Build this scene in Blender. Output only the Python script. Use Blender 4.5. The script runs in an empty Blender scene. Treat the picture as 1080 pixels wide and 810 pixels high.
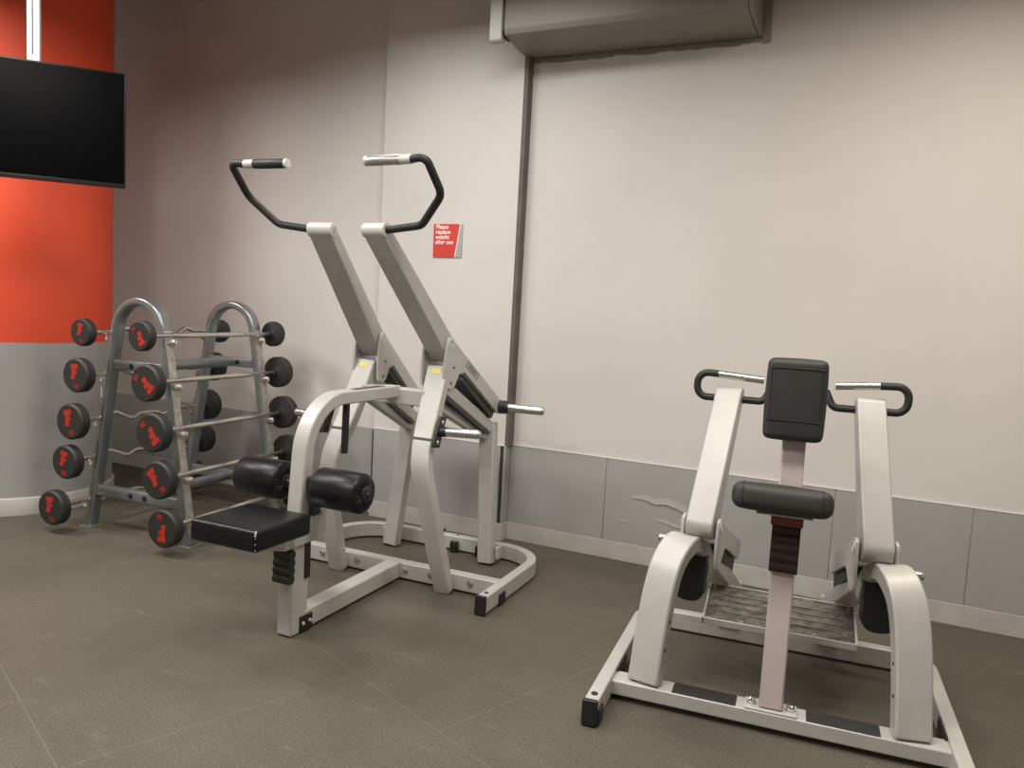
import bpy, bmesh, math, random
from mathutils import Vector, Matrix
random.seed(7)
S = bpy.context.scene
COL = S.collection
R = math.radians

# ------------------------------------------------------------------ camera
F_PX = 830.0
YAW, PITCH, ROLL, DIST, EYE = -0.445983, 0.0953613, 0.0538977, 4.25993, 1.4
def cam_axes():
    cy, sy = math.cos(YAW), math.sin(YAW)
    fwd = Vector((sy*math.cos(PITCH), cy*math.cos(PITCH), -math.sin(PITCH)))
    right = Vector((cy, -sy, 0)); up = right.cross(fwd)
    return (right*math.cos(ROLL)+up*math.sin(ROLL), -right*math.sin(ROLL)+up*math.cos(ROLL), -fwd)
cd = bpy.data.cameras.new('camera'); cam = bpy.data.objects.new('camera', cd); COL.objects.link(cam)
a, b, c = cam_axes()
cam.matrix_world = Matrix(((a.x, b.x, c.x, 0), (a.y, b.y, c.y, -DIST), (a.z, b.z, c.z, EYE), (0, 0, 0, 1)))
cd.sensor_fit = 'HORIZONTAL'; cd.sensor_width = 36; cd.lens = F_PX/1080*36; cd.clip_start = .05
S.camera = cam

# ------------------------------------------------------------------ world, lights, exposure
W = bpy.data.worlds.new('world'); S.world = W; W.use_nodes = True
W.node_tree.nodes['Background'].inputs[0].default_value = (1.0, .9, .82, 1)
W.node_tree.nodes['Background'].inputs[1].default_value = .25
S.view_settings.view_transform = 'Standard'; S.view_settings.look = 'None'
S.view_settings.gamma = 1; S.view_settings.use_curve_mapping = False
S.view_settings.exposure = 0.0
def overhead_light(loc, size, watt, colour, spread=170):
    l = bpy.data.lights.new('overhead_light', 'AREA'); l.shape = 'RECTANGLE'
    l.size, l.size_y = size; l.energy = watt; l.color = colour; l.spread = R(spread)
    o = bpy.data.objects.new('overhead_light', l); o.location = loc; COL.objects.link(o)
overhead_light((-2.15, -1.05, 3.14), (1.2, .3), 22, (1, .985, .95))
overhead_light((0.75, -1.15, 3.13), (1.8, .3), 34, (1, .885, .75))
overhead_light((-0.5, -2.5, 3.13), (1.8, .5), 58, (1, .95, .88))
overhead_light((-5.1, -2.7, 3.13), (.8, .8), 72, (1, .96, .92))
overhead_light((-3.4, -2.5, 3.13), (.7, .6), 46, (1, .97, .93))  # added fill light to brighten the left wall, no known fixture
overhead_light((-2.2, -4.2, 3.13), (1.6, .6), 75, (1, .96, .90))

# ------------------------------------------------------------------ materials
def nt_mat(name):
    m = bpy.data.materials.new(name); m.use_nodes = True
    nt = m.node_tree; return m, nt, nt.nodes['Principled BSDF']
def simple(name, col, rough=.5, metal=0, bump=0, bscale=200, var=0, vscale=6, spec=.5, coat=0):
    m, nt, p = nt_mat(name)
    p.inputs['Base Color'].default_value = (*col, 1); p.inputs['Roughness'].default_value = rough
    p.inputs['Metallic'].default_value = metal; p.inputs['Specular IOR Level'].default_value = spec
    p.inputs['Coat Weight'].default_value = coat
    tc = nt.nodes.new('ShaderNodeTexCoord')
    if var:
        n = nt.nodes.new('ShaderNodeTexNoise'); n.inputs['Scale'].default_value = vscale; n.inputs['Detail'].default_value = 6
        r = nt.nodes.new('ShaderNodeMapRange'); r.inputs[1].default_value = .3; r.inputs[2].default_value = .7
        r.inputs[3].default_value = 1-var; r.inputs[4].default_value = 1+var
        x = nt.nodes.new('ShaderNodeMix'); x.data_type = 'RGBA'; x.blend_type = 'MULTIPLY'; x.inputs[0].default_value = 1
        x.inputs[6].default_value = (*col, 1)
        nt.links.new(tc.outputs['Object'], n.inputs['Vector']); nt.links.new(n.outputs[0], r.inputs[0])
        nt.links.new(r.outputs[0], x.inputs[7]); nt.links.new(x.outputs[2], p.inputs['Base Color'])
    if bump:
        n = nt.nodes.new('ShaderNodeTexNoise'); n.inputs['Scale'].default_value = bscale; n.inputs['Detail'].default_value = 4
        b = nt.nodes.new('ShaderNodeBump'); b.inputs['Strength'].default_value = bump; b.inputs['Distance'].default_value = .002
        nt.links.new(tc.outputs['Object'], n.inputs['Vector']); nt.links.new(n.outputs[0], b.inputs['Height'])
        nt.links.new(b.outputs[0], p.inputs['Normal'])
    return m
def floor_mat():
    m, nt, p = nt_mat('rubber_floor')
    tc = nt.nodes.new('ShaderNodeTexCoord'); L = nt.links.new
    def noise(scale, det, rough=.6):
        n = nt.nodes.new('ShaderNodeTexNoise'); n.inputs['Scale'].default_value = scale; n.inputs['Detail'].default_value = det
        n.inputs['Roughness'].default_value = rough; L(tc.outputs['Object'], n.inputs['Vector']); return n
    def ramp(src, s0, s1):
        r = nt.nodes.new('ShaderNodeValToRGB'); r.color_ramp.elements[0].position = s0[0]; r.color_ramp.elements[0].color = (*s0[1], 1)
        r.color_ramp.elements[1].position = s1[0]; r.color_ramp.elements[1].color = (*s1[1], 1); L(src, r.inputs[0]); return r
    def mix(fac, A, B, kind='MIX'):
        x = nt.nodes.new('ShaderNodeMix'); x.data_type = 'RGBA'; x.blend_type = kind
        if isinstance(fac, float): x.inputs[0].default_value = fac
        else: L(fac, x.inputs[0])
        L(A, x.inputs[6])
        if isinstance(B, tuple): x.inputs[7].default_value = (*B, 1)
        else: L(B, x.inputs[7])
        return x.outputs[2]
    big = noise(1.3, 5); base = ramp(big.outputs[0], (.3, (.082, .073, .056)), (.7, (.116, .103, .079)))
    fine = noise(150, 3, .85); fr = ramp(fine.outputs[0], (.36, (.5, .5, .5)), (.66, (1.5, 1.48, 1.42)))
    c = mix(1.0, base.outputs[0], fr.outputs[0], 'MULTIPLY')
    # pale scuffs, stretched
    mp = nt.nodes.new('ShaderNodeMapping'); mp.inputs['Rotation'].default_value = (0, 0, .5); mp.inputs['Scale'].default_value = (1.2, 5, 1)
    L(tc.outputs['Object'], mp.inputs[0]); sc = nt.nodes.new('ShaderNodeTexNoise'); sc.inputs['Scale'].default_value = 2.2
    sc.inputs['Detail'].default_value = 8; sc.inputs['Roughness'].default_value = .7; L(mp.outputs[0], sc.inputs['Vector'])
    sr = ramp(sc.outputs[0], (.58, (0, 0, 0)), (.78, (.5, .5, .5)))
    c = mix(sr.outputs[0], c, (.20, .185, .155))
    # joints between the mats
    br = nt.nodes.new('ShaderNodeTexBrick'); br.inputs['Scale'].default_value = 1; br.offset = .5
    br.inputs['Brick Width'].default_value = 1.0; br.inputs['Row Height'].default_value = 1.0; br.inputs['Mortar Size'].default_value = .0022
    br.inputs['Color1'].default_value = (0, 0, 0, 1); br.inputs['Color2'].default_value = (0, 0, 0, 1); br.inputs['Mortar'].default_value = (.4, .4, .4, 1)
    m2 = nt.nodes.new('ShaderNodeMapping'); m2.inputs['Location'].default_value = (.877, .41, 0); m2.inputs['Rotation'].default_value = (0, 0, R(21.5))
    L(tc.outputs['Object'], m2.inputs[0]); L(m2.outputs[0], br.inputs['Vector'])
    c = mix(br.outputs['Color'], c, (.19, .172, .14))
    L(c, p.inputs['Base Color']); p.inputs['Roughness'].default_value = .62; p.inputs['Specular IOR Level'].default_value = .35
    b = nt.nodes.new('ShaderNodeBump'); b.inputs['Strength'].default_value = .35; b.inputs['Distance'].default_value = .002
    L(fine.outputs[0], b.inputs['Height']); L(b.outputs[0], p.inputs['Normal'])
    return m
def column_mat():
    m, nt, p = nt_mat('column_paint'); L = nt.links.new
    tc = nt.nodes.new('ShaderNodeTexCoord'); sx = nt.nodes.new('ShaderNodeSeparateXYZ'); L(tc.outputs['Object'], sx.inputs[0])
    g = nt.nodes.new('ShaderNodeMath'); g.operation = 'GREATER_THAN'; g.inputs[1].default_value = 1.042; L(sx.outputs[2], g.inputs[0])
    n = nt.nodes.new('ShaderNodeTexNoise'); n.inputs['Scale'].default_value = 3; L(tc.outputs['Object'], n.inputs['Vector'])
    a = nt.nodes.new('ShaderNodeMix'); a.data_type = 'RGBA'; L(n.outputs[0], a.inputs[0])
    a.inputs[6].default_value = (.76, .070, .022, 1); a.inputs[7].default_value = (.82, .088, .032, 1)
    b = nt.nodes.new('ShaderNodeMix'); b.data_type = 'RGBA'; L(n.outputs[0], b.inputs[0])
    b.inputs[6].default_value = (.34, .34, .33, 1); b.inputs[7].default_value = (.40, .395, .38, 1)
    x = nt.nodes.new('ShaderNodeMix'); x.data_type = 'RGBA'; L(g.outputs[0], x.inputs[0]); L(b.outputs[2], x.inputs[6]); L(a.outputs[2], x.inputs[7])
    L(x.outputs[2], p.inputs['Base Color']); p.inputs['Roughness'].default_value = .55
    return m
def plate_mat():
    m, nt, p = nt_mat('worn_aluminium_tread'); L = nt.links.new
    tc = nt.nodes.new('ShaderNodeTexCoord'); mp = nt.nodes.new('ShaderNodeMapping'); mp.inputs['Scale'].default_value = (13, 19, 19)
    L(tc.outputs['Object'], mp.inputs[0]); n = nt.nodes.new('ShaderNodeTexNoise'); n.inputs['Scale'].default_value = 1.6; n.inputs['Detail'].default_value = 9
    n.inputs['Roughness'].default_value = .72; L(mp.outputs[0], n.inputs['Vector'])
    r = nt.nodes.new('ShaderNodeValToRGB'); r.color_ramp.elements[0].position = .36; r.color_ramp.elements[0].color = (.085, .078, .064, 1)
    r.color_ramp.elements[1].position = .62; r.color_ramp.elements[1].color = (.34, .325, .285, 1); L(n.outputs[0], r.inputs[0])
    L(r.outputs[0], p.inputs['Base Color']); p.inputs['Metallic'].default_value = .55; p.inputs['Roughness'].default_value = .48
    return m
M = dict(
    wall=simple('wall_paint', (.635, .612, .578), .75, var=.035, vscale=1.6, bump=.25, bscale=40, spec=.3),
    grey=simple('grey_laminate', (.365, .362, .35), .45, var=.04, vscale=2),
    skirt=simple('skirting', (.50, .475, .44), .55, var=.08, vscale=9),
    trimdark=simple('dark_trim', (.12, .10, .088), .6, var=.2, vscale=8),
    gap=simple('joint', (.03, .03, .028), .8),
    ceil=simple('ceiling_paint', (.30, .27, .26), .9),
    floor=floor_mat(), column=column_mat(), tread=plate_mat(),
    frame=simple('silver_powder_coat', (.50, .49, .465), .40, metal=.15, var=.04, vscale=14, bump=.08, bscale=500),
    lever=simple('grey_powder_coat', (.44, .43, .405), .42, metal=.15, var=.04, vscale=14, bump=.08, bscale=500),
    capgrey=simple('pale_cap', (.62, .61, .59), .35, metal=.1),
    slot=simple('dark_inset', (.045, .05, .05), .5),
    black=simple('black_plastic', (.012, .012, .012), .45),
    rubber=simple('black_rubber', (.022, .021, .020), .62, bump=.2, bscale=300),
    vinyl=simple('black_vinyl', (.006, .0065, .008), .36, bump=.25, bscale=160, spec=.32),
    vinyl2=simple('charcoal_vinyl', (.032, .033, .031), .5, bump=.3, bscale=200, spec=.35),
    grip=simple('grip_rubber', (.016, .016, .017), .5, bump=.3, bscale=600),
    chrome=simple('chrome', (.78, .77, .74), .14, metal=1),
    steel=simple('brushed_steel', (.66, .64, .59), .27, metal=1, bump=.15, bscale=900),
    wornsteel=simple('worn_grip_steel', (.46, .43, .39), .38, metal=.8, var=.3, vscale=60),
    rack=simple('rack_grey_metal', (.26, .275, .28), .28, metal=.65, var=.1, vscale=10),
    rackface=simple('rack_worn_face', (.44, .41, .36), .38, metal=.45, var=.25, vscale=30),
    head=simple('rubber_head', (.020, .019, .018), .55, bump=.15, bscale=300),
    red=simple('red_mark', (.42, .022, .010), .5),
    signred=simple('sign_red', (.62, .045, .03), .45), white=simple('sign_white', (.85, .80, .76), .5),
    signgrey=simple('sign_grey', (.38, .38, .39), .5),
    yellow=simple('yellow_sticker', (.85, .75, .22), .6),
    pinkpost=simple('pinkish_powder_coat', (.50, .43, .42), .42, metal=.1, bump=.08, bscale=500),
    redblock=simple('red_brown_block', (.16, .035, .022), .5),
    gaiter=simple('brown_black_gaiter', (.022, .013, .011), .4),
    screen=simple('screen', (.0012, .0012, .0015), .25, spec=.08), bezel=simple('bezel', (.006, .006, .006), .35, spec=.3),
    bracketwhite=simple('white_metal', (.66, .65, .60), .4),
    ac=simple('ac_plastic', (.21, .205, .17), .5, var=.05, vscale=4), accap=simple('ac_end', (.40, .40, .36), .5),
    acshade=simple('ac_shade_tone', (.27, .24, .22), .7), tear=simple('torn_core', (.62, .60, .55), .7),
)

# ------------------------------------------------------------------ mesh helpers
def finish(bm, name, mat, parent=None, bevel=0, seg=2, sharp=38, kind=None, loc=None):
    bmesh.ops.recalc_face_normals(bm, faces=bm.faces)
    me = bpy.data.meshes.new(name); bm.to_mesh(me); bm.free()
    for pgn in me.polygons: pgn.use_smooth = True
    me.set_sharp_from_angle(angle=R(sharp))
    mats = mat if isinstance(mat, (list, tuple)) else [mat]
    for m in mats: me.materials.append(M[m])
    o = bpy.data.objects.new(name, me); COL.objects.link(o)
    if parent is not None: o.parent = parent
    if loc is not None: o.location = loc
    if bevel:
        b = o.modifiers.new('bevel', 'BEVEL'); b.width = bevel; b.segments = seg; b.limit_method = 'ANGLE'; b.angle_limit = R(40)
        b.harden_normals = False
    if kind: o['kind'] = kind
    return o
def add_box(bm, c, s, rot=None, mat=0):
    m = Matrix.Translation(c) @ (rot.to_4x4() if rot is not None else Matrix()) @ Matrix.Diagonal((*s, 1))
    v = bmesh.ops.create_cube(bm, size=1, matrix=m)['verts']
    for f in {f for x in v for f in x.link_faces}: f.material_index = mat
    return v
def box(name, lo, hi, mat, parent=None, bevel=.003, kind=None):
    bm = bmesh.new(); lo = Vector(lo); hi = Vector(hi); add_box(bm, (lo+hi)/2, hi-lo)
    return finish(bm, name, mat, parent, bevel, kind=kind)
def fillet(pts, rad, n=8):
    """round the corners of a polyline; rad is one radius or a list for the inner points"""
    pts = [Vector(p) for p in pts]; out = [pts[0]]
    for i in range(1, len(pts)-1):
        r = rad[i-1] if isinstance(rad, (list, tuple)) else rad
        A, B, C = pts[i-1], pts[i], pts[i+1]; d1 = (A-B).normalized(); d2 = (C-B).normalized()
        ang = d1.angle(d2)
        if r <= 0 or ang > math.pi-.02: out.append(B); continue
        t = min(r/math.tan(ang/2), (A-B).length*.499 if i > 1 else (A-B).length*.98, (C-B).length*.499 if i < len(pts)-2 else (C-B).length*.98)
        r = t*math.tan(ang/2); ctr = B+(d1+d2).normalized()*(r/math.sin(ang/2))
        p0 = B+d1*t-ctr; p1 = B+d2*t-ctr; w = p0.angle(p1); ax = p0.cross(p1).normalized()
        for k in range(n+1): out.append(ctr+Matrix.Rotation(w*k/n, 3, ax) @ p0)
    out.append(pts[-1]); return out
def spline(P, n=6):
    P = [Vector(p) for p in P]; Q = [P[0]*2-P[1]]+P+[P[-1]*2-P[-2]]; out = []
    for i in range(1, len(Q)-2):
        for k in range(n):
            t = k/n; a_, b_, c_, d_ = Q[i-1:i+3]
            out.append(.5*((2*b_)+(c_-a_)*t+(2*a_-5*b_+4*c_-d_)*t*t+(3*b_-3*c_+d_-a_)*t**3))
    out.append(P[-1]); return out
def add_sweep(bm, pts, w, h, side=None, round_=0, n=None, mat=0):
    """sweep a (rounded) rectangle w (along side) x h along pts; w and h may be lists"""
    pts = [Vector(p) for p in pts]; N = len(pts); rings = []
    for i, p in enumerate(pts):
        if i == 0: t = (pts[1]-p).normalized(); sc = 1
        elif i == N-1: t = (p-pts[i-1]).normalized(); sc = 1
        else:
            t1 = (p-pts[i-1]).normalized(); t2 = (pts[i+1]-p).normalized(); t = (t1+t2).normalized(); sc = 1/max(.3, t.dot(t1))
        s = Vector(side); s = (s-t*s.dot(t)).normalized(); nn = t.cross(s).normalized()
        W = (w[i] if isinstance(w, (list, tuple)) else w)/2; H = (h[i] if isinstance(h, (list, tuple)) else h)/2*sc
        if round_:
            prof = []
            r = min(round_, W*.98, H*.98)
            for cx, cy, a0 in ((W-r, H-r, 0), (-W+r, H-r, 90), (-W+r, -H+r, 180), (W-r, -H+r, 270)):
                for k in range(4): aa = R(a0+k*30); prof.append((cx+r*math.cos(aa), cy+r*math.sin(aa)))
        else: prof = [(W, H), (-W, H), (-W, -H), (W, -H)]
        rings.append([bm.verts.new(p+s*x+nn*y) for x, y in prof])
    K = len(rings[0])
    for i in range(N-1):
        for k in range(K):
            f = bm.faces.new((rings[i][k], rings[i][(k+1) % K], rings[i+1][(k+1) % K], rings[i+1][k])); f.material_index = mat
    bm.faces.new(rings[0][::-1]).material_index = mat; bm.faces.new(rings[-1]).material_index = mat
def sweep(name, pts, w, h, side, mat, parent, bevel=.006, round_=0):
    bm = bmesh.new(); add_sweep(bm, pts, w, h, side, round_)
    return finish(bm, name, mat, parent, 0 if round_ else bevel)
def add_tube(bm, pts, r, K=16, cap=True, mat=0):
    pts = [Vector(p) for p in pts]; N = len(pts); rings = []; prev = None
    for i, p in enumerate(pts):
        if i == 0: t = (pts[1]-p).normalized()
        elif i == N-1: t = (p-pts[i-1]).normalized()
        else: t = ((p-pts[i-1]).normalized()+(pts[i+1]-p).normalized()).normalized()
        if prev is None: prev = t.orthogonal().normalized()
        s = (prev-t*prev.dot(t)).normalized(); prev = s; nn = t.cross(s)
        rr = r[i] if isinstance(r, (list, tuple)) else r
        rings.append([bm.verts.new(p+s*rr*math.cos(2*math.pi*k/K)+nn*rr*math.sin(2*math.pi*k/K)) for k in range(K)])
    for i in range(N-1):
        for k in range(K):
            bm.faces.new((rings[i][k], rings[i][(k+1) % K], rings[i+1][(k+1) % K], rings[i+1][k])).material_index = mat
    if cap: bm.faces.new(rings[0][::-1]).material_index = mat; bm.faces.new(rings[-1]).material_index = mat
def tube(name, pts, r, mat, parent, K=16, bevel=0):
    bm = bmesh.new(); add_tube(bm, pts, r, K); return finish(bm, name, mat, parent, bevel)
def add_lathe(bm, A, B, prof, K=28, mat=0):
    """profile [(t along A->B in metres, radius)]"""
    A = Vector(A); d = (Vector(B)-A).normalized()
    add_tube_r(bm, [A+d*t for t, _ in prof], [r for _, r in prof], d, K, mat)
def add_tube_r(bm, pts, rad, d, K, mat):
    s = d.orthogonal().normalized(); nn = d.cross(s); rings = []
    for p, r in zip(pts, rad): rings.append([bm.verts.new(p+s*max(r, 1e-4)*math.cos(2*math.pi*k/K)+nn*max(r, 1e-4)*math.sin(2*math.pi*k/K)) for k in range(K)])
    for i in range(len(rings)-1):
        for k in range(K): bm.faces.new((rings[i][k], rings[i][(k+1) % K], rings[i+1][(k+1) % K], rings[i+1][k])).material_index = mat
    bm.faces.new(rings[0][::-1]).material_index = mat; bm.faces.new(rings[-1]).material_index = mat
def lathe(name, A, B, prof, mat, parent, K=28, sharp=38):
    bm = bmesh.new(); add_lathe(bm, A, B, prof, K); return finish(bm, name, mat, parent, sharp=sharp)
def add_prism(bm, poly, origin, ex, ey, ez, thick, mat=0):
    """polygon in the (ex, ey) plane about origin, thickness along ez centred"""
    o = Vector(origin); ex = Vector(ex); ey = Vector(ey); ez = Vector(ez)
    a = [bm.verts.new(o+ex*x+ey*y-ez*thick/2) for x, y in poly]; b = [bm.verts.new(o+ex*x+ey*y+ez*thick/2) for x, y in poly]
    n = len(poly)
    for k in range(n): bm.faces.new((a[k], a[(k+1) % n], b[(k+1) % n], b[k])).material_index = mat
    bm.faces.new(a[::-1]).material_index = mat; bm.faces.new(b).material_index = mat
def prism(name, poly, origin, ex, ey, ez, thick, mat, parent, bevel=.002):
    bm = bmesh.new(); add_prism(bm, poly, origin, ex, ey, ez, thick); return finish(bm, name, mat, parent, bevel)
def round_poly(poly, rad, n=5):
    P = [Vector((x, y, 0)) for x, y in poly]; N = len(P); out = []
    for i in range(N):
        r = rad[i] if isinstance(rad, (list, tuple)) else rad
        A, B, C = P[i-1], P[i], P[(i+1) % N]
        if r <= 0: out.append((B.x, B.y)); continue
        d1 = (A-B); d2 = (C-B); t = min(r/math.tan(d1.angle(d2)/2), d1.length*.49, d2.length*.49)
        a0 = B+d1.normalized()*t; a1 = B+d2.normalized()*t
        for k in range(n+1):
            s = k/n; q = a0*(1-s)**2+B*2*s*(1-s)+a1*s*s; out.append((q.x, q.y))
    return out
def cushion(name, size, mat, parent, loc, rot=(0, 0, 0), r=.022, puff=.006, seam=True):
    """padded vinyl block: a rounded, slightly swollen box"""
    sx, sy, sz = size; bm = bmesh.new(); add_box(bm, (0, 0, 0), (sx, sy, sz))
    bmesh.ops.bevel(bm, geom=list(bm.edges)+list(bm.verts), offset=r, segments=5, profile=.6, affect='EDGES', clamp_overlap=True)
    for v in list(bm.verts):
        fx = max(0, 1-(2*v.co.x/sx)**2); fy = max(0, 1-(2*v.co.y/sy)**2); fz = max(0, 1-(2*v.co.z/sz)**2)
    bmesh.ops.subdivide_edges(bm, edges=[e for e in bm.edges if e.calc_length() > .06], cuts=6, use_grid_fill=True)
    for v in bm.verts:
        fx = max(0, 1-(2*v.co.x/sx)**2); fy = max(0, 1-(2*v.co.y/sy)**2); fz = max(0, 1-(2*v.co.z/sz)**2)
        v.co += Vector((math.copysign(puff*fy*fz, v.co.x) if abs(v.co.x) > sx*.45 else 0,
                        math.copysign(puff*fx*fz, v.co.y) if abs(v.co.y) > sy*.42 else 0,
                        math.copysign(puff*fx*fy, v.co.z) if abs(v.co.z) > sz*.42 else 0))
    o = finish(bm, name, mat, parent, sharp=60); o.location = loc; o.rotation_euler = rot; return o
def text_mesh(name, body, size, mat, parent, matrix, depth=.0006, align='CENTER', shear=0, spacing=1.0, bold=.02):
    cu = bpy.data.curves.new('lettering', 'FONT'); cu.body = body; cu.size = size; cu.extrude = depth; cu.align_x = align
    cu.align_y = 'CENTER'; cu.shear = shear; cu.space_line = spacing; cu.offset = size*bold
    t = bpy.data.objects.new('lettering', cu); COL.objects.link(t)
    me = bpy.data.meshes.new_from_object(t.evaluated_get(bpy.context.evaluated_depsgraph_get())); me.name = name
    bpy.data.objects.remove(t); me.materials.clear(); me.materials.append(M[mat])
    o = bpy.data.objects.new(name, me); COL.objects.link(o); o.parent = parent; o.matrix_local = matrix; return o
def basis(origin, ex, ey):
    ex = Vector(ex).normalized(); ey = Vector(ey); ey = (ey-ex*ey.dot(ex)).normalized(); ez = ex.cross(ey)
    return Matrix(((ex.x, ey.x, ez.x, origin[0]), (ex.y, ey.y, ez.y, origin[1]), (ex.z, ey.z, ez.z, origin[2]), (0, 0, 0, 1)))
def thing(name, label, cat, loc=(0, 0, 0), rz=0, group=None):
    o = bpy.data.objects.new(name, None); COL.objects.link(o); o.location = loc; o.rotation_euler = (0, 0, rz)
    o.empty_display_size = .1; o['label'] = label; o['category'] = cat
    if group: o['group'] = group
    return o
def tag(o, label, cat, group=None):
    o['label'] = label; o['category'] = cat
    if group: o['group'] = group
    return o

# ------------------------------------------------------------------ the room
XL, XR, YB, YF, ZC = -6.6, 2.6, 0.0, -6.6, 3.75
box('floor', (XL-.1, YF-.1, -.1), (XR+.1, YB+.1, 0), 'floor', bevel=0, kind='structure')
box('ceiling', (XL-.1, YF-.1, ZC), (XR+.1, YB+.1, ZC+.1), 'ceil', bevel=0, kind='structure')
box('wall_back', (XL-.1, YB, 0), (XR+.1, YB+.1, ZC), 'wall', bevel=0, kind='structure')
box('wall_left', (XL-.1, YF, 0), (XL, YB, ZC), 'wall', bevel=0, kind='structure')
box('wall_right', (XR, YF, 0), (XR+.1, YB, ZC), 'wall', bevel=0, kind='structure')
box('wall_front', (XL-.1, YF-.1, 0), (XR+.1, YF, ZC), 'wall', bevel=0, kind='structure')
PX0, PX1, PY = -2.985, -2.03, -.07
box('wall_pilaster', (PX0, PY, 0), (PX1, 0, ZC), 'wall', bevel=.002, kind='structure')
box('trim_1', (PX1, PY+.004, .575), (PX1+.024, 0, 2.86), 'trimdark', bevel=.002, kind='structure')
n = 2
def dado(x0, x1, y, h):
    global n
    o = box('trim_%d' % n, (x0+.0018, y-.009, .107), (x1-.0018, y, h), 'grey', bevel=.0015, kind='structure'); n += 1
    return o
H = .579
for x0, x1 in ((-6.6, -4.2), (-4.2, PX0-.002)): dado(x0, x1, 0, .565)
dado(PX0+.008, PX1-.022, PY, H)
tornp = None
for x0, x1 in ((PX1+.012, -1.405), (-1.405, -.19), (-.19, .418), (.418, 1.63), (1.63, 2.6)):
    q = dado(x0, x1, 0, H)
    if x0 == -1.405: tornp = q
box('trim_%d' % n, (PX0-.004, PY-.006, .1), (PX0+.009, -.002, H-.012), 'gap', kind='structure'); n += 1
box('trim_%d' % n, (PX1-.022, PY-.006, .1), (PX1-.002, PY, H), 'gap', kind='structure'); n += 1
box('trim_%d' % n, (PX1-.002, PY-.008, .1), (PX1+.012, 0, H), 'grey', kind='structure'); n += 1
box('baseboard_back', (PX1+.014, -.013, 0), (XR, 0, .106), 'skirt', bevel=.002, kind='structure')
box('baseboard_left', (XL, -.013, 0), (PX0-.004, 0, .106), 'skirt', bevel=.002, kind='structure')
box('baseboard_pilaster', (PX0-.004, PY-.013, 0), (PX1+.014, PY, .106), 'skirt', bevel=.002, kind='structure')
box('baseboard_pilaster_side', (PX1, PY, 0), (PX1+.014, 0, .106), 'skirt', bevel=.002, kind='structure')
box('trim_%d' % n, (PX1+.012, -.011, .5785), (XR, -.0, .583), 'capgrey', bevel=.001, kind='structure'); n += 1
box('trim_%d' % n, (PX0, PY-.011, .5785), (PX1, PY, .583), 'capgrey', bevel=.001, kind='structure'); n += 1
# buckled laminate on the dado panel
def buckle(line, hs, seed, lift=.008):
    """laminate lifting in a lip: rises gently from above and drops sharply at its lower edge"""
    rnd = random.Random(seed); bm = bmesh.new(); L = spline([(x, 0, z) for x, z in line], 6); NX = len(L)-1; NZ = 6; g = []
    for i, q in enumerate(L):
        s_ = i/NX; h = hs*math.sin(math.pi*min(1, s_*.9+.05))**.6*rnd.uniform(.85, 1.1); am = lift*math.sin(math.pi*min(1, s_*.9+.05))**.5; z0_ = q.z+rnd.uniform(-.002, .002)
        row = [bm.verts.new((q.x, -.0088, z0_-.003))]
        for k in range(NZ+1): t = k/NZ; row.append(bm.verts.new((q.x, -.0090-am*(1-t)**1.3, z0_+h*t)))
        g.append(row)
    for i in range(NX):
        for k in range(NZ+1): bm.faces.new((g[i][k], g[i+1][k], g[i+1][k+1], g[i][k+1]))
    return finish(bm, 'buckled_laminate', 'grey', tornp, sharp=50)
buckle([(-1.243, .372), (-1.172, .374), (-1.105, .358), (-1.036, .364), (-.997, .354), (-.944, .338), (-.88, .318), (-.80, .312)], .040, 3)
buckle([(-1.10, .262), (-1.055, .262), (-1.0, .248), (-.95, .242), (-.88, .236)], .022, 5, .004)
buckle([(-1.33, .225), (-1.29, .228), (-1.24, .230)], .012, 8, .002)

# round column, red above grey
cc = Vector((-5.10, -1.04, 0)); bm = bmesh.new()
add_lathe(bm, cc, cc+Vector((0, 0, 1)), [(0, .54), (ZC, .54)], K=96)
col = finish(bm, 'round_column', 'column', kind=None, sharp=60)
tag(col, 'large round column painted red above and grey below, behind the television', 'column')
bm = bmesh.new(); add_lathe(bm, cc, cc+Vector((0, 0, 1)), [(0, .553), (.1, .553), (.106, .549)], K=96)
finish(bm, 'skirting', 'skirt', col, sharp=60)

# ------------------------------------------------------------------ television on its ceiling pole
dv = Vector((.66, .75, 0)).normalized(); nrm = Vector((.75, -.66, 0)).normalized()
tr = Vector((-3.505, -1.515, 0)); tw, th_ = .98, .555; z0 = 1.893
tc_ = tr-dv*tw/2
tv = thing('television', 'black flat television hung from the ceiling in front of the red column', 'television', (tc_.x, tc_.y, z0), math.atan2(dv.y, dv.x))
tv_body = box('body', (-tw/2, .006, 0), (tw/2, .045, th_), 'bezel', tv, .006)
box('screen', (-tw/2+.008, .002, .022), (tw/2-.008, .008, th_-.008), 'screen', tv, .001)
box('lower_bezel', (-tw/2, -.001, 0), (tw/2, .012, .018), 'bezel', tv, .002)
box('wall_plate', (-.14, .045, .12), (.14, .07, .44), 'black', tv, .003)
bm = bmesh.new(); add_box(bm, (.085, .105, (.2+ZC-z0)/2), (.055, .05, ZC-z0-.2))
pole = finish(bm, 'ceiling_pole', 'bracketwhite', tv, .006); pole['label'] = 'white metal ceiling pole'
box('pole_slot', (.079, .076, .6), (.084, .0815, ZC-z0), 'slot', pole, 0)
box('pole_bracket', (.035, .068, .2), (.135, .1, .38), 'bracketwhite', tv, .003)

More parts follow.
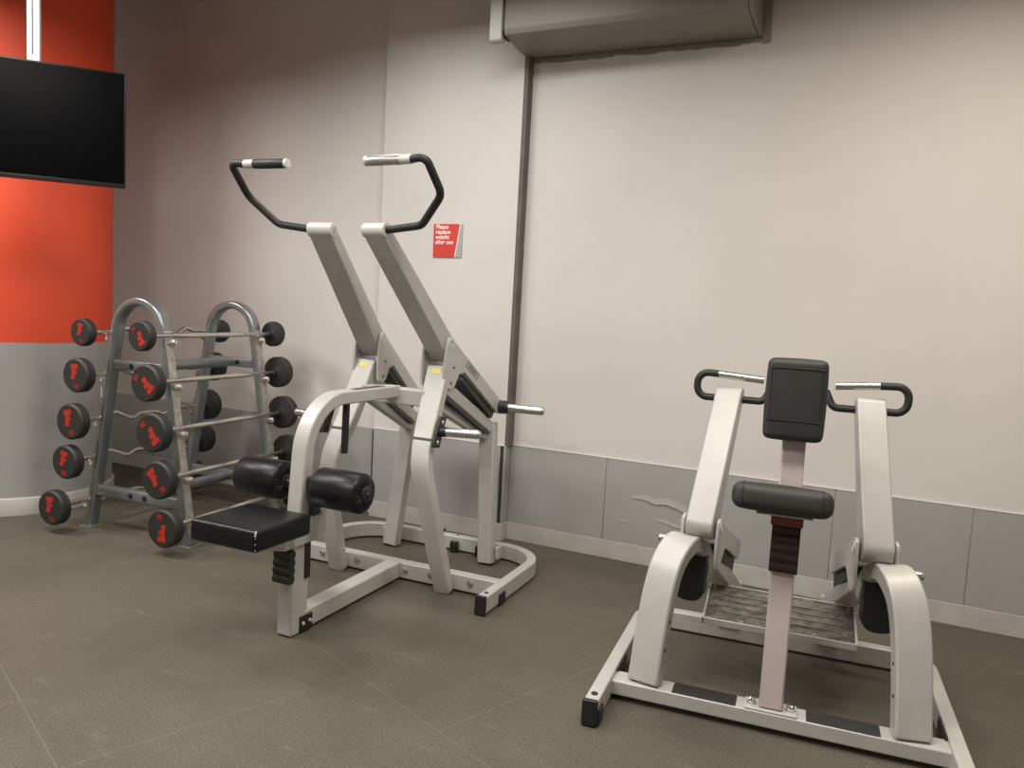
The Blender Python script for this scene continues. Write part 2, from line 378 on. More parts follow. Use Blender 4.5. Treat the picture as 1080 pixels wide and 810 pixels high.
# ------------------------------------------------------------------ air conditioner over the pilaster
ax0, ax1 = -2.035, -.75
ac = thing('air_conditioner', 'beige air conditioning unit on the wall above the machines, cut by the top edge', 'air conditioner', (ax0, 0, 2.84))
prof = round_poly([(0, 0), (-.13, .0), (-.335, .028), (-.345, .06), (-.345, .42), (0, .42)], [0, .02, .012, .05, .04, 0])
prism('casing', prof, ((ax1-ax0)/2, 0, 0), (0, 1, 0), (0, 0, 1), (1, 0, 0), ax1-ax0, 'ac', ac, .003)
prism('end_cap', round_poly([(-.300, -.002), (-.335, -.012), (-.358, .0), (-.358, .43), (-.300, .43)], [.01, .01, .02, .03, 0]), (-.045, 0, 0), (0, 1, 0), (0, 0, 1), (1, 0, 0), .075, 'accap', ac, .006)
prism('end_seam', round_poly([(-.27, .012), (-.33, .018), (-.35, .05), (-.35, .425), (-.27, .425)], .005), (-.004, 0, 0), (0, 1, 0), (0, 0, 1), (1, 0, 0), .010, 'black', ac, 0)
prism('side_panel', round_poly([(0, -.004), (-.33, .024), (-.35, .06), (-.35, .43), (0, .43)], [0, .02, .03, .03, 0]), (ax1-ax0+.012, 0, 0), (0, 1, 0), (0, 0, 1), (1, 0, 0), .02, 'ac', ac, .003)
box('clip', (ax1-ax0-.045, -.353, .10), (ax1-ax0-.01, -.343, .2), 'capgrey', ac, .002)
box('wall_frame', (ax1-ax0+.022, -.02, -.03), (ax1-ax0+.06, -.001, .42), 'acshade', ac, .002)  # strip coloured like shadowed wall, the shade is in its base colour
bm = bmesh.new()
for k in range(26):
    x = .05+k*(ax1-ax0-.02)/26; add_box(bm, (x, -.004, -.014+random.uniform(-.004, .004)), (.055, .012, .030+random.uniform(-.008, .008)))
o_ = finish(bm, 'sealant_bead', 'ac', ac, .003); o_['label'] = 'rough sealant bead under the unit'

# ------------------------------------------------------------------ red sign
sg = thing('wall_sign', 'small red sign with white lettering and a grey edge on the narrow wall panel', 'sign', (-2.486, PY-.002, 1.79))
box('board', (-.1, -.004, -.1), (.1, 0, .1), 'signgrey', sg, .001)
prism('red_panel', [(-.1, -.1), (.052, -.1), (.082, .1), (-.1, .1)], (0, -.005, 0), (1, 0, 0), (0, 0, 1), (0, 1, 0), .002, 'signred', sg, 0)
prism('white_stripe', [(.052, -.1), (.058, -.1), (.088, .1), (.082, .1)], (0, -.005, 0), (1, 0, 0), (0, 0, 1), (0, 1, 0), .002, 'white', sg, 0)
text_mesh('lettering', 'Please\nreplace\nweight\nafter use', .036, 'white', sg, basis((-.087, -.0065, .036), (1, 0, 0), (0, 0, 1)), .0004, 'LEFT', .15, .85)

# ------------------------------------------------------------------ shared gym machine pieces
def toe_sweep(name, c0, c1, w, h0, h1, toe, mat, parent, bevel=.008):
    """tapering box beam from c0 to c1; side axis turned by toe about z"""
    sd = Vector((math.cos(toe), math.sin(toe), 0))
    return sweep(name, [c0, c1], w, [h0, h1], sd, mat, parent, bevel)
def lever_body(parent, top, piv, w, r0, r1, sd):
    """box lever with a half-round end at the top (r0) and at the pivot (r1)"""
    d = (piv-top); L = d.length; d.normalize(); nn = Vector(sd).cross(d).normalized(); poly = []
    for k in range(13): a_ = math.pi/2+math.pi*k/12; poly.append((r0*math.cos(a_), r0*math.sin(a_)))
    for k in range(13): a_ = -math.pi/2+math.pi*k/12; poly.append((L+r1*math.cos(a_), r1*math.sin(a_)))
    return prism('lever', poly, top, d, nn, sd, w, 'lever', parent, .005)
def bolt(parent, at, d, r=.009, mat='steel', name='bolt', l=.008):
    at = Vector(at); d = Vector(d).normalized()
    return lathe(name, at, at+d, [(-.004, r*1.35), (l*.35, r*1.35), (l*.36, r), (l, r*.9)], mat, parent, K=12)
def horn(parent, base, tip, r=.0235, collar=.036):
    base = Vector(base); tip = Vector(tip); L = (tip-base).length
    h = lathe('weight_horn', base, tip, [(0, r), (L-r, r), (L-r*.6, r*.95), (L-r*.25, r*.75), (L-.002, r*.4), (L, .001)], 'steel', parent, K=24, sharp=60)
    lathe('collar', base, tip, [(-.012, collar), (.028, collar), (.030, collar*.9), (.045, collar*.85)], 'black', h, K=24)
    return h
def arm_plate_poly(sgn_back=1):
    # side outline in (v, z) about the pivot: upright ear at the front, beam dropping to the rear
    return None
def base_frame(parent, v0, vr, uo, rad, zt=.092, w=.05, v0l=None):
    pts = [(uo-w/2, v0, zt/2+.003), (uo-w/2, vr-w/2, zt/2+.003), (-uo+w/2, vr-w/2, zt/2+.003), (-uo+w/2, v0 if v0l is None else v0l, zt/2+.003)]
    # rectangular section: w across, height zt
    P = fillet(pts, rad, 12); bm = bmesh.new(); add_sweep(bm, P, zt-.012, w, (0, 0, 1))
    return finish(bm, 'base_rail', 'frame', parent, .005)
def foot_pad(parent, c, s=(.05, .02, .06), name='foot_bracket'):
    c = Vector(c); s = Vector(s)
    o = box(name, c-s/2, c+s/2, 'black', parent, .004)
    return o

# ================================================================== pulldown machine (left)
A = thing('pulldown_machine', 'tall silver pulldown machine with two long raised levers and black thigh rollers', 'gym machine', (-2.18, -1.03, 0), R(2.0))
base_frame(A, -.15, .665, .622, .24, v0l=.03)
for s in (1, -1):
    ve = -.149 if s > 0 else .031
    box('rail_end_cap', (s*.597-.027, ve-.017, .005), (s*.597+.027, ve, .094), 'black', A, .003)
    lathe('cap_plug', (s*.597, ve+.05, .088), (s*.597, ve+.05, 1), [(0, .010), (.003, .010)], 'black', A, K=14)
    if s > 0: foot_pad(A, (s*.622, .02, .03), (.014, .07, .055), 'rail_foot')
box('front_cross_bar', (-.58, .05, .010), (.58, .108, .090), 'frame', A, .005)
# floor stem to the seat post
sweep('floor_stem', [(0, .06, .052), (0, -.70, .052)], .082, .080, (1, 0, 0), 'frame', A)
for u in (-.07, .07): bolt(A, (u, .049, .055), (0, -1, 0), .011)
for u in (-.44, .44, -.22, .22):
    bolt(A, (u, .049, .055), (0, -1, 0), .013)
for u in (.06, .22, -.1): foot_pad(A, (u, .598, .034), (.045, .03, .06))
for u in (.06, .25): lathe('rail_plug', (u, .64, .088), (u, .64, 1), [(0, .008), (.003, .008)], 'black', A, K=12)
# seat post
sweep('seat_post', [(0, -.735, .004), (0, -.728, .40)], .075, .100, (1, 0, 0), 'frame', A)
box('post_foot', (-.032, -.78, 0), (.032, -.69, .012), 'black', A, .003)
fb = box('foot_bracket', (.036, -.735, .008), (.046, -.655, .075), 'black', A, .004)
for v in (-.72, -.675): bolt(fb, (.046, v, .045), (1, 0, 0), .006, 'capgrey')
# corrugated gaiter on the post
def gaiter(parent, c0, c1, w, d, nrib, mat, side=(1, 0, 0), amp=.008):
    bm = bmesh.new(); c0 = Vector(c0); c1 = Vector(c1); N = nrib*8; pts = [c0.lerp(c1, i/N) for i in range(N+1)]
    ws = [w for i in range(N+1)]; hs = [d+amp*2*abs(math.sin(math.pi*nrib*i/N)) for i in range(N+1)]
    add_sweep(bm, pts, ws, hs, side); return finish(bm, 'gaiter', mat, parent, 0, sharp=50)
gaiter(A, (0, -.792, .372), (0, -.797, .235), .082, .026, 4, 'rubber', amp=.008)
box('slide_rail', (.036, -.712, .235), (.047, -.682, .42), 'black', A, .002)
# curved arm from the seat post up and back to the legs
P = fillet([(0, -.728, .36), (0, -.675, .972), (0, .0, .968)], [.23], 14)
sweep('curved_arm', P, .074, .058, (1, 0, 0), 'frame', A, .007)
box('slot_cover', (-.022, -.36, .9955), (.022, -.12, .9995), 'slot', A, .001)
# seat
seat = cushion('seat', (.315, .315, .082), 'vinyl', A, (0, -.985, .514), (R(-1), 0, 0), .016, .005)
bm = bmesh.new()
add_tube(bm, fillet([(-.155, .14, .034), (-.155, -.155, .034), (.155, -.155, .034), (.155, .14, .034)], .012), .0022, 6)
finish(bm, 'seam_piping', 'black', seat)
bm = bmesh.new()
for k in range(9):
    a_ = random.uniform(-.008, .010); b_ = random.uniform(-.010, .012); bmesh.ops.create_icosphere(bm, subdivisions=1, radius=random.uniform(.002, .0045), matrix=Matrix.Translation((.157+a_*.2-.002, -.157-b_*.1+.001, .030+a_)))
for k in range(3): bmesh.ops.create_icosphere(bm, subdivisions=1, radius=.0018, matrix=Matrix.Translation((.157, -.158, .015-k*.022)))
o_ = finish(bm, 'worn_corner', 'capgrey', seat); o_['label'] = 'worn white spot at the seat corner'
prism('seat_bracket', [(-1.1, .472), (-.68, .472), (-.66, .57), (-.60, .57), (-.585, .50), (-.585, .40), (-.62, .385), (-.84, .385), (-1.08, .455)], (0, 0, 0), (0, 1, 0), (0, 0, 1), (1, 0, 0), .095, 'frame', A, .004)
# thigh rollers
rv, rz_ = -.690, .628
for s in (1, -1):
    a0, a1 = (.085, .312)
    L = a1-a0
    pr = [(0, .040), (.001, .064), (.006, .077), (.014, .082), (L/2, .0835), (L-.014, .082), (L-.006, .077), (L-.001, .064), (L, .034)]
    ro = lathe('thigh_roller', (s*a0, rv, rz_), (s*a1, rv, rz_), pr, 'vinyl', A, K=36, sharp=70)
    for end, dr in ((a0, -1), (a1, 1)):   # gathered vinyl at the ends
        bm = bmesh.new()
        add_lathe(bm, (s*(end-.004*dr), rv, rz_), (s*(end+dr), rv, rz_), [(0, .062), (.004, .060), (.0045, .03), (0, .029)], 40)
        for k in range(20):
            an = 2*math.pi*k/20; p0 = Vector((s*end, rv+.030*math.cos(an), rz_+.030*math.sin(an))); p1 = Vector((s*(end-.008*dr), rv+.076*math.cos(an+.1), rz_+.076*math.sin(an+.1)))
            add_tube(bm, [p0, (p0+p1)/2+Vector((s*dr*.003, 0, 0)), p1], [.004, .0052, .002], 6)
        finish(bm, 'gathered_end', 'vinyl', ro, sharp=80)
    lathe('end_disc', (s*(a1-.002), rv, rz_), (s*(a1+1), rv, rz_), [(0, .036), (.008, .036), (.015, .027), (.016, .012), (.022, .010)], 'black', ro, K=24)
    lathe('end_disc', (s*(a0+.002), rv, rz_), (s*(a0-1), rv, rz_), [(0, .030), (.005, .030), (.009, .022), (.012, .015)], 'black', ro, K=24)
tube('roller_shaft', [(-.318, rv, rz_), (.318, rv, rz_)], .0105, 'steel', A)
prism('roller_holder', round_poly([(rv-.03, .60), (rv+.12, .585), (rv+.13, .66), (rv-.03, .67)], .012), (.055, 0, 0), (0, 1, 0), (0, 0, 1), (1, 0, 0), .022, 'black', A)
prism('adjuster_plate', round_poly([(-.70, .50), (-.655, .50), (-.64, .60), (-.69, .60)], .008), (.055, 0, 0), (0, 1, 0), (0, 0, 1), (1, 0, 0), .022, 'black', A)
bolt(A, (.05, -.625, .50), (1, 0, 0), .011)
# hanging black handle
tube('pull_pin', [(0, -.40, .945), (0, -.405, .715)], [.0165, .0165], 'grip', A, bevel=.003)
# cross beam between the legs
box('cross_beam', (-.178, -.028, .905), (.178, .045, .985), 'frame', A, .006)
TOE = math.atan(.115)
for s in (1, -1):
    X = lambda u: s*u
    # leg, wide at the bend
    P = spline([(X(.314), .018, .006), (X(.297), -.071, .285), (X(.281), -.124, .47), (X(.256), -.147, .62), (X(.239), -.118, .72), (X(.226), -.060, .83), (X(.208), .068, 1.098)], 5)
    n_ = len(P); ws = [.084+.012*min(1, k/12)+.018*max(0, (k-18)/(n_-19)) for k in range(n_)]
    leg = sweep('leg', P, ws, .056, (1, 0, 0), 'frame', A, .008)
    box('leg_foot', (X(.315)-.038, -.006, 0), (X(.315)+.038, .042, .008), 'black', leg, .002)
    for t in (.30, .52, .36): pass
    lathe('plug_hole', (X(.340), -.055, .335), (X(.348)+s*.1, -.055, .335), [(0, .008), (.004, .008)], 'black', leg, K=12)
    lathe('plug_hole', (X(.344), -.03, .24), (X(.348)+s*.1, -.03, .24), [(0, .005), (.004, .005)], 'black', leg, K=12)
    # dark joint line across the leg
    bm = bmesh.new(); add_box(bm, (X(.2345), -.099, .757), (.0975, .0585, .014), Matrix.Rotation(R(-27), 3, 'X'))
    finish(bm, 'joint_band', 'slot', leg, .001)
    # yellow sticker
    st = bpy.data.objects.new('x', None); bpy.data.objects.remove(st)
    d_ = (Vector((X(.202), .055, 1.105))-Vector((X(.262), -.15, .775))).normalized(); nf = Vector((1, 0, 0)).cross(d_); nf = -nf if nf.y > 0 else nf
    d_ = (P[-1]-P[-4]).normalized(); nf = Vector((1, 0, 0)).cross(d_); nf = -nf if nf.y > 0 else nf
    c_ = P[-1]-d_*.032+nf*.0285
    prism('sticker', [(-.024, -.012), (.024, -.012), (.024, .012), (-.024, .012)], c_, (1, 0, 0), d_, nf, .002, 'yellow', leg, 0)
    # fixed beam to the rear post
    toe = s*TOE; bk = Vector((math.sin(toe), math.cos(toe), 0)); sd = Vector((math.cos(toe), -math.sin(toe), 0))
    p0 = Vector((X(.208), .03, 1.02)); p1 = Vector((X(.238), .55, .752))
    sweep('fixed_beam', [p0, p1], .092, .062, sd, 'frame', A, .006)
    q = sd*s*.0465
    dn = (p1-p0).normalized(); up_ = sd.cross(dn)*1; up_ = up_ if up_.z > 0 else -up_
    bm = bmesh.new(); add_sweep(bm, [p0+dn*.05-up_*.036, p1-dn*.03-up_*.036], .088, .032, sd); finish(bm, 'beam_slot', 'slot', A, .002)
    # rear post
    sweep('rear_post', [(X(.305), .515, .008), (X(.248), .575, .775)], .088, .062, (1, 0, 0), 'frame', A, .006)
    box('post_foot', (X(.305)-.036, .49, 0), (X(.305)+.036, .54, .01), 'black', A, .002)
    prism('post_tab', round_poly([(-.03, .03), (.03, .03), (.03, .10), (-.03, .10)], .01), (X(.36), .55, 0), (0, 1, 0), (0, 0, 1), (1, 0, 0), .018, 'frame', A)
    sweep('brace', [(X(.19), .02, .93), (X(.236), .545, .70)], .045, .045, (1, 0, 0), 'frame', A, .004)
    # moving arm: two plates and a beam, turning on the pivot
    piv = Vector((X(.198), .062, 1.213))
    poly = [(-.028, .005), (-.022, .025), (0, .034), (.022, .028), (.036, .012), (.52, -.325), (.505, -.385), (.47, -.378), (.13, -.142), (.085, -.150), (.052, -.206), (.02, -.222), (-.030, -.212), (-.042, -.19), (-.042, -.10)]
    arm = None
    for e in (1, -1):
        pl = prism('arm_plate', poly, piv+sd*s*e*.0665, bk, (0, 0, 1), sd, .013, 'frame', A, .003)
        if e == 1: arm = pl
        for (bv, bz) in ((.035, -.115), (.015, -.19)): bolt(pl, piv+sd*s*e*.073+bk*bv+Vector((0, 0, bz)), sd*s*e, .0055, 'slot', l=.003)
        lathe('pivot_cap', piv+sd*s*e*.0725, piv+sd*s*e*2, [(0, .022), (.003, .022), (.0032, .016), (.0005, .015), (.0005, .010), (.003, .009)], 'capgrey', pl, K=24)
    ba = piv+bk*.165+Vector((0, 0, -.128)); bb = piv+bk*.495+Vector((0, 0, -.352))
    sweep('arm_beam', [ba, bb], .118, .066, sd, 'frame', A, .005)
    bc = piv+bk*.15+Vector((0, 0, -.165)); be = piv+bk*.46+Vector((0, 0, -.385))
    sweep('arm_slot', [bc, be], .105, .052, sd, 'slot', A, .003)
    lathe('rubber_stop', piv+bk*.42+Vector((0, 0, -.36)), piv+bk*.40+Vector((0, 0, -.43)), [(0, .03), (.045, .03), (.055, .024)], 'rubber', A)
    if s == 1:
        lab_o = piv+sd*.0745+bk*.20+Vector((0, 0, -.135)); ex = (bk*.47+Vector((0, 0, -.33))).normalized(); ey = Vector((0, 0, 1))
        mm = basis(lab_o, ex, ey)
        text_mesh('maker_lettering', 'TECHNOGYM', .0145, 'slot', arm, mm, .0004, bold=0)
        bm = bmesh.new()
        ey2 = mm.col[1].xyz
        for a_, b_, c2, d2 in ((-.062, .014, .062, .014), (-.062, -.014, .062, -.014), (-.062, -.014, -.062, .014), (.062, -.014, .062, .014)):
            add_tube(bm, [lab_o+ex*a_+ey2*b_, lab_o+ex*c2+ey2*d2], .0011, 6)
        finish(bm, 'label_outline', 'slot', arm)
    # weight horns
    horn(A, piv+bk*.50+Vector((0, 0, -.345))+sd*s*.075, piv+bk*.50+Vector((0, 0, -.345))+Vector((s*.325, 0, 0)))
    prism('horn_plate', round_poly([(-.168, .745), (-.112, .735), (-.052, .875), (-.108, .885)], .008), (X(.316), 0, 0), (0, 1, 0), (0, 0, 1), (1, 0, 0), .016, 'black', A)
    for (bv, bz) in ((-.092, .855), (-.133, .765)): bolt(A, (X(.324), bv, bz), (s, 0, 0), .008, 'steel', l=.004)
    horn(A, (X(.325), -.105, .812), (X(.528), -.098, .820), .0215, .024)
    # upper lever
    tp = Vector((X(.142), -.428, 1.702))
    lev = lever_body(A, tp, piv+(piv-tp).normalized()*.060, .113, .029, .050, sd)
    lathe('lever_end_cap', tp-sd*s*.061, tp+sd*s*.061, [(0, .026), (.002, .031), (.120, .031), (.122, .026)], 'capgrey', lev, K=24)
    lathe('cap_ring', tp-sd*s*.061, tp-sd*s*.07, [(0, .018), (.002, .018), (.003, .01)], 'lever', lev, K=20)
    # handle
    hp = [tp+sd*s*.055, Vector((X(.372), -.440, 1.722)), Vector((X(.495), -.501, 1.838)), Vector((X(.486), -.625, 1.962)), Vector((X(.405), -.612, 1.957))]
    tube('handle_bar', fillet(hp, [.06, .07, .03], 7), .0165, 'grip', A)
    gd = Vector((X(.20), -.600, 1.957))-hp[-1]; g0 = hp[-1]; gl = gd.length
    lathe('grip_ferrule', g0-gd.normalized()*.012, g0+gd, [(0, .018), (.05, .0195), (.051, .016)], 'capgrey', A, K=20)
    gr = lathe('grip', g0+gd.normalized()*.035, g0+gd, [(0, .018), (.004, .0205), (gl-.045, .0205), (gl-.04, .018)], 'wornsteel' if s == 1 else 'grip', A, K=20)
    lathe('grip_end_ring', g0+gd.normalized()*(gl-.008), g0+gd.normalized()*(gl+1), [(0, .0205), (.012, .0205), (.014, .012), (.0141, .005)], 'capgrey', gr, K=20)

# ================================================================== row machine (right)
B = thing('row_machine', 'silver chest supported row machine with black pads and metal footplate', 'gym machine', (-.275, -1.39, 0), R(5.5))
base_frame(B, -.36, .645, .600, .13)
for s in (1, -1):
    box('rail_end_cap', (s*.575-.027, -.378, .004), (s*.575+.027, -.359, .096), 'black', B, .005)
    lathe('cap_plug', (s*.575, -.31, .088), (s*.575, -.31, 1), [(0, .012), (.004, .012)], 'black', B, K=16)
    foot_pad(B, (s*.600-s*.052, -.33, .03), (.012, .06, .06), 'rail_foot')
    box('black_gusset', (s*.548-.006, -.075, .02), (s*.548+.006, .08, .085), 'black', B, .003)
bar = box('front_cross_bar', (-.555, -.152, .022), (.555, -.062, .074), 'frame', B, .004)
for u0, u1 in ((-.335, -.115), (.115, .345)): box('anti_slip_strip', (u0, -.148, .073), (u1, -.068, .077), 'rubber', bar, .001)
box('post_flange', (-.085, -.150, .073), (.085, -.068, .082), 'frame', B, .002)
for s in (1, -1):
    bl = lathe('flange_bolt', (s*.064, -.115, .080), (s*.064, -.115, 1), [(0, .017), (.006, .017), (.0062, .0135), (.022, .0135), (.026, .008)], 'chrome', B, K=6)
    bolt(B, (s*.064, -.115, .024), (0, 0, -1), .008, 'chrome', l=.012)
# main post, leaning slightly away
def pv(z): return -.112+(.165)*(z-.08)/.9
post = sweep('main_post', [(0, pv(.08), .08), (0, pv(1.10), 1.10)], .079, .055, (1, 0, 0), 'pinkpost', B, .006)
gaiter(B, (0, pv(.54)-.012, .54), (0, pv(.70)-.012, .702), .094, .075, 5, 'gaiter', amp=.006)
bm = bmesh.new(); add_box(bm, (0, pv(.735)-.035, .730), (.106, .090, .060), Matrix.Rotation(R(-10), 3, 'X')); finish(bm, 'seat_clamp', 'redblock', B, .006)
box('seat_mount', (-.10, -.15, .758), (.08, .0, .764), 'frame', B, .002)
seat2 = cushion('seat', (.315, .150, .088), 'vinyl2', B, (-.022, -.118, .809), (R(-12), R(.8), 0), .036, .006)
bm = bmesh.new()
for s in (1,): add_tube(bm, fillet([(s*.125, -.04, .0475), (s*.125, -.0775, .0455), (s*.125, -.0785, -.036)], .034), .0016, 6)
finish(bm, 'seam_piping', 'black', seat2)
bm = bmesh.new(); add_tube(bm, fillet([(-.125, -.04, .0475), (-.125, -.0775, .0455), (-.125, -.0785, -.036)], .034), .0016, 6); finish(bm, 'seam_piping', 'black', seat2)
pad = cushion('chest_pad', (.196, .078, .280), 'vinyl2', B, (-.008, .0, 1.139), (R(-3), 0, 0), .026, .004)
bm = bmesh.new()
for z in (-.072, .108): add_tube(bm, [(-.092, -.043, z), (.092, -.043, z)], .0016, 6)
for s in (1, -1): add_tube(bm, [(s*.083, -.0425, -.072), (s*.083, -.0425, .108)], .0012, 6)
finish(bm, 'seam_piping', 'black', pad)
box('pad_back_plate', (-.08, .038, 1.03), (.08, .05, 1.24), 'black', B, .002)
# footplate, tilted towards the pads
f0 = Vector((0, .13, .262)); f1 = Vector((0, .38, .318)); fc = (f0+f1)/2; fd = (f1-f0).normalized(); fn = Vector((1, 0, 0)).cross(fd)
fp = prism('footplate', [(-.272, -.128), (.272, -.128), (.272, .128), (-.272, .128)], fc-fn*.008, (1, 0, 0), fd, fn, .012, 'tread', B, .002)
bm = bmesh.new()
for yy in (-.066, -.024, .018, .060):
    add_prism(bm, [(-.24, -.0013), (.24, -.0013), (.24, .0013), (-.24, .0013)], fc+fd*yy, (1, 0, 0), fd, fn, .006)
finish(bm, 'tread_ridge', 'wornsteel', fp, 0)
bm = bmesh.new()
for a_, b_, c2, d2 in ((-.276, -.131, .276, -.125), (-.276, .125, .276, .131), (-.276, -.131, -.268, .131), (.268, -.131, .276, .131)):
    add_prism(bm, [(a_, b_), (c2, b_), (c2, d2), (a_, d2)], fc-fn*.010, (1, 0, 0), fd, fn, .026)
finish(bm, 'footplate_rim', 'capgrey', fp, .001)
for x, y in ((-.25, .113), (-.25, -.110), (-.13, -.115), (.25, .105), (.10, .115), (.13, -.112), (.24, -.03), (.24, -.07), (.25, -.110)):
    bolt(fp, fc+Vector((x, 0, 0))+fd*y, fn, .004, 'chrome', l=.004)
for s in (1, -1):
    prism('footplate_support', [(.60, .09), (.645, .09), (.36, .30), (.18, .262), (.18, .245), (.34, .255)], (s*.16, 0, 0), (0, 1, 0), (0, 0, 1), (1, 0, 0), .03, 'frame', B, .003)
for s in (1, -1):
    X = lambda u: s*u
    P = spline([(X(.437), -.110, .075), (X(.428), -.075, .25), (X(.415), -.040, .40), (X(.396), -.002, .50), (X(.368), .055, .553), (X(.345), .12, .548), (X(.325), .19, .495), (X(.312), .24, .42)])
    sweep('arched_leg', P, .115, .062, (math.cos(R(12)), s*math.sin(R(12)), 0), 'frame', B, .007)
    inn = -s*Vector((math.cos(R(12)), s*math.sin(R(12)), 0))
    for uc, vc, z in ((.4305, -.087, .20), (.424, -.064, .30)):
        q = Vector((X(uc), vc, z))+inn*.055; lathe('plug_hole', q, q+inn, [(0, .006), (.0035, .006)], 'black', B, K=12)
    toe = -s*math.atan(.15); bk = Vector((math.sin(toe), math.cos(toe), 0)); sd = Vector((math.cos(toe), -math.sin(toe), 0))
    piv = Vector((X(.300), .110, .628))
    # fixed beam towards the rear post
    sweep('fixed_beam', [Vector((X(.282), .24, .455)), Vector((X(.205), .58, .235))], .095, .06, sd, 'frame', B, .005)
    sweep('rear_post', [Vector((X(.205), .585, .27)), Vector((X(.205), .615, .06))], .085, .055, (1, 0, 0), 'frame', B, .005)
    prism('rubber_stop', round_poly([(-.062, .10), (-.062, -.085), (.062, -.085), (.062, .10)], [0, .07, .07, 0], 10), Vector((X(.335), .16, .40)), sd, (0, 0, 1), bk, .05, 'black', B, .004)
    bolt(B, (X(.275), .335, .312), (s, -.3, .2), .006, 'chrome', l=.012)
    poly = [(-.028, .005), (-.022, .025), (0, .034), (.022, .026), (.036, .008), (.365, -.135), (.375, -.165), (.35, -.205), (.33, -.205), (.11, -.105), (.075, -.112), (.05, -.135), (.02, -.158), (-.020, -.158), (-.036, -.13)]
    for e in (1, -1):
        pl = prism('arm_plate', poly, piv+sd*s*e*.066, bk, (0, 0, 1), sd, .013, 'frame', B, .003)
        lathe('pivot_cap', piv+sd*s*e*.0725, piv+sd*s*e*2, [(0, .020), (.003, .020), (.0032, .015), (.0005, .014), (.0005, .009), (.003, .008)], 'capgrey', pl, K=20)
    sweep('arm_beam', [piv+bk*.13+Vector((0, 0, -.068)), piv+bk*.355+Vector((0, 0, -.165))], .118, .070, sd, 'frame', B, .005)
    sweep('arm_slot', [piv+bk*.15+Vector((0, 0, -.120)), piv+bk*.36+Vector((0, 0, -.225))], .110, .095, sd, 'black', B, .003)
    horn(B, piv+bk*.33+Vector((0, 0, -.165))+sd*s*.075, piv+bk*.33+Vector((0, 0, -.165))+Vector((s*.262, 0, 0)), .017)
    # upright lever
    tp = Vector((X(.259), .385, 1.105))
    dl = (piv-tp).normalized()
    lev = lever_body(B, tp, piv, .103, .030, .050, sd)
    # handle
    hz = 1.086; hv = .385
    hp = [Vector((X(.10), hv+.02, hz+.06)), Vector((X(.128), hv, hz)), Vector((X(.387), hv, hz)), Vector((X(.390), hv, hz+.101)), Vector((X(.308 if s < 0 else .289), hv, hz+.097))]
    tube('handle_bar', fillet(hp, [.03, .042, .042], 8), .0145, 'grip', B)
    gr = tube('grip', [hp[-1], Vector((X(.131), hv-.004, hz+.085))], .0150, 'steel', B, bevel=.002)
    box('lever_hub', (X(.259)-.05, hv-.02, hz-.02), (X(.259)+.05, hv+.02, hz+.02), 'lever', lev, .004)

# ================================================================== barbell rack
RA = R(4.0); RO = Vector((-3.765, -1.205, 0))
rk = thing('barbell_rack', 'grey metal A-frame rack holding ten fixed barbells beside the red and grey column', 'rack', RO, RA)
lv = [(1.155, .160), (.912, .197), (.655, .208), (.408, .204), (.155, .205)]
lvl = [(1.145, .152), (.905, .192), (.642, .203), (.408, .192), (.150, .198)]
def legu(z): return .372-.170*z
for v in (0, .73):
    P = fillet([(-.372, v, .006), (-.372+.170*1.328, v, 1.328), (.372-.170*1.328, v, 1.328), (.372, v, .006)], [.172, .172], 16)
    fr = sweep('arch_frame', P, .072, .048, (0, 1, 0), 'rack', rk, round_=.016)
    for z, w_ in ((.965, .058), (.225, .066)):
        sweep('cross_member', [(-legu(z)+.01, v, z), (legu(z)-.01, v, z)], .045, w_, (0, 1, 0), 'rack', rk, round_=.010)
        for u in (-.045, .06):
            bolt(rk, (u, v-.023, z), (0, -1, 0), .012, 'black', l=.006)
    for s in (1, -1):
        box('floor_plate', (s*.375-.04, v-.05, 0), (s*.375+.04, v+.05, .006), 'wornsteel', rk, .001)
        for i, (z, d) in enumerate(lv if s > 0 else lvl):
            u = s*(legu(z)+.033)
            hk = lathe('bar_hook', (u-s*.012, v, z-.045), (u+s*.2, v, z-.045+.03), [(0, .014), (.03, .014), (.032, .018), (.052, .018), (.058, .010)], 'chrome', rk, K=16)
for s in (1, -1):
    for v in (0, .73):
        bm = bmesh.new(); add_box(bm, (s*(legu(.62)+.0245), v, .62), (.004, .050, 1.13), Matrix.Rotation(s*-math.atan(.17), 3, 'Y'))
        finish(bm, 'wear_strip', 'rackface', rk, .001)
for z in (.965, .225):
    tube('long_tube', [(0, .01, z), (0, .72, z)], .031, 'rack', rk, K=24)
box('white_sticker', (-.262, -.0375, .775), (-.250, -.0360, .835), 'white', rk, 0)

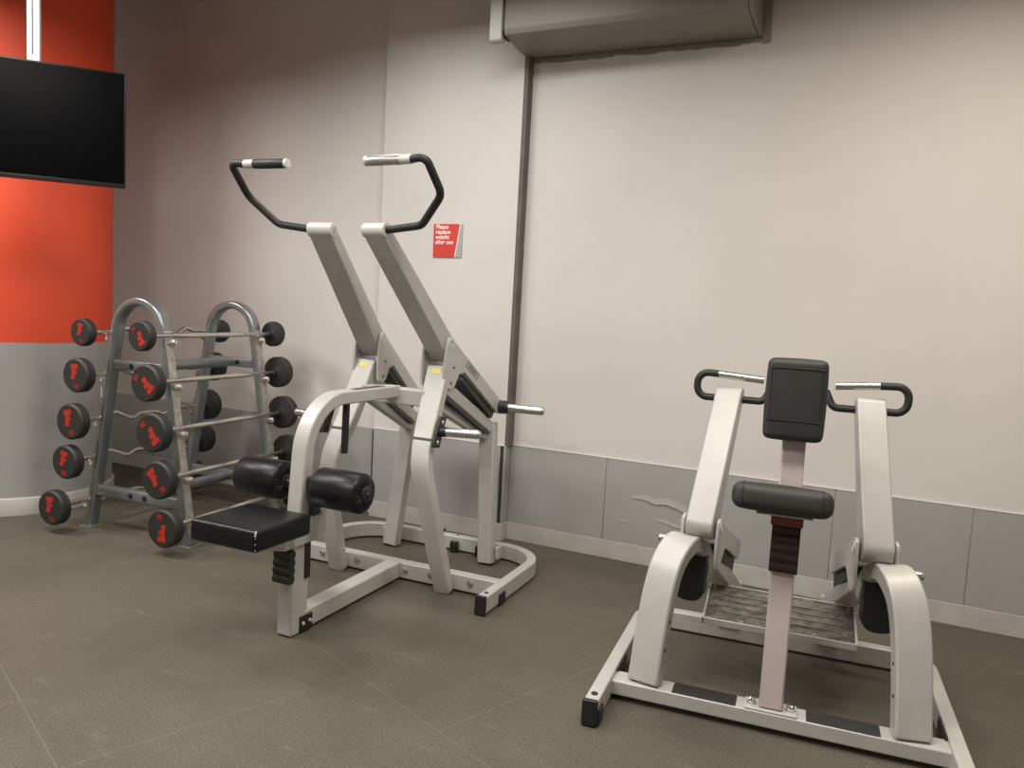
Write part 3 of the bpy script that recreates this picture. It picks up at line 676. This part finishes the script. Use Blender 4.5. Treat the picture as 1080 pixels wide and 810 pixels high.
names = [('F', '10'), ('F', '15'), ('F', '20'), ('F', '25'), ('F', '30')]
def f_logo(bm, scale, d0):
    # chunky italic F in the (x, z) plane
    poly = [(-.46, .55), (.52, .55), (.46, .18), (.10, .22), (.08, .10), (.38, .08), (.34, -.22), (.06, -.18), (.10, -.34), (.06, -.56), (-.46, -.56), (-.44, -.32), (-.34, -.28), (-.34, .26), (-.48, .30)]
    add_prism(bm, [(x*scale*.72, y*scale) for x, y in poly], (0, d0, 0), (1, 0, 0), (0, 0, 1), (0, 1, 0), .0012)
def barbell(side, z, dia, v0, v1, num, ez, spin, label):
    u = side*(legu(z)+.060 if side > 0 else legu(z)+.060)
    Rz = Matrix.Rotation(RA, 3, 'Z'); org = RO+Rz @ Vector((u, (v0+v1)/2, z))
    t = thing('fixed_barbell', label, 'barbell', org, RA, 'fixed barbells on the rack')
    L = v1-v0; r = dia/2; hw = .062 if dia > .17 else .05
    y0 = -L/2; y1 = L/2
    if ez:
        rnd = [(0, y0+hw, 0)]; zig = .030
        for yy, zz in ((-.30, 0), (-.23, .8), (-.12, -.9), (-.06, -.1), (.06, -.1), (.12, -.9), (.23, .8), (.30, 0)): rnd.append((side*(zz+.4)*zig*.35, yy, zz*zig))
        rnd.append((0, y1-hw, 0)); pts = fillet(rnd, .05, 5); bar_ = tube('bar', pts, .0135, 'steel', t)
    else:
        bar_ = lathe('bar', (0, y0+hw, 0), (0, y1, 0), [(0, .0125), (.18, .0125), (.185, .0150), (.42, .0150), (.425, .0128), (L-.60, .0128), (L-.595, .0150), (L-.36, .0150), (L-.355, .0125), (L-2*hw, .0125)], 'steel', t, K=20)
    for e in (-1, 1):
        ye = y0 if e < 0 else y1
        hd = lathe('weight_head', (0, ye, 0), (0, ye-e, 0), [(0, r*.90), (.003, r*.95), (.010, r), (hw-.010, r), (hw-.003, r*.95), (hw, r*.8), (hw+.004, r*.42), (hw+.012, .024), (hw+.03, .0225), (hw+.031, .014)], 'head', t, K=40, sharp=30)
        # face marks
        mrot = Matrix.Rotation(spin, 4, 'Y') if e < 0 else Matrix.Rotation(math.pi, 4, 'Z') @ Matrix.Rotation(spin, 4, 'Y')
        bm = bmesh.new(); f_logo(bm, r*.80, 0)
        lg = finish(bm, 'logo', 'red', hd); lg.matrix_local = Matrix.Translation((0, ye+e*.0008, 0)) @ mrot @ Matrix.Translation((-r*.03, 0, r*.22))
        text_mesh('weight_number', num, r*.38, 'red', hd, Matrix.Translation((0, ye+e*.0008, 0)) @ mrot @ basis((r*.12, -.0004, -r*.62), (1, 0, 0), (0, 0, 1)), .0006)
    return t
lr = ['topmost', 'second from the top', 'in the middle row', 'fourth row down', 'lowest']
spins_r = [R(150), R(-55+180), R(-60+200), R(20-60), R(180)]
spins_l = [R(5), R(0), R(-8), R(8), R(0)]
for i, (z, d) in enumerate(lv):
    barbell(1, z+.0, d*1.0, -.235, .875 if i else .86, names[i][1], False, spins_r[i],
            'black headed straight barbell on the right of the rack, '+lr[i])
for i, (z, d) in enumerate(lvl):
    barbell(-1, z, d, -.19 if i < 4 else -.24, .90 if i < 4 else .87, ['10', '15', '15', '20', '15'][i], True, spins_l[i],
            'black headed barbell with bent bar on the left of the rack, '+lr[i])
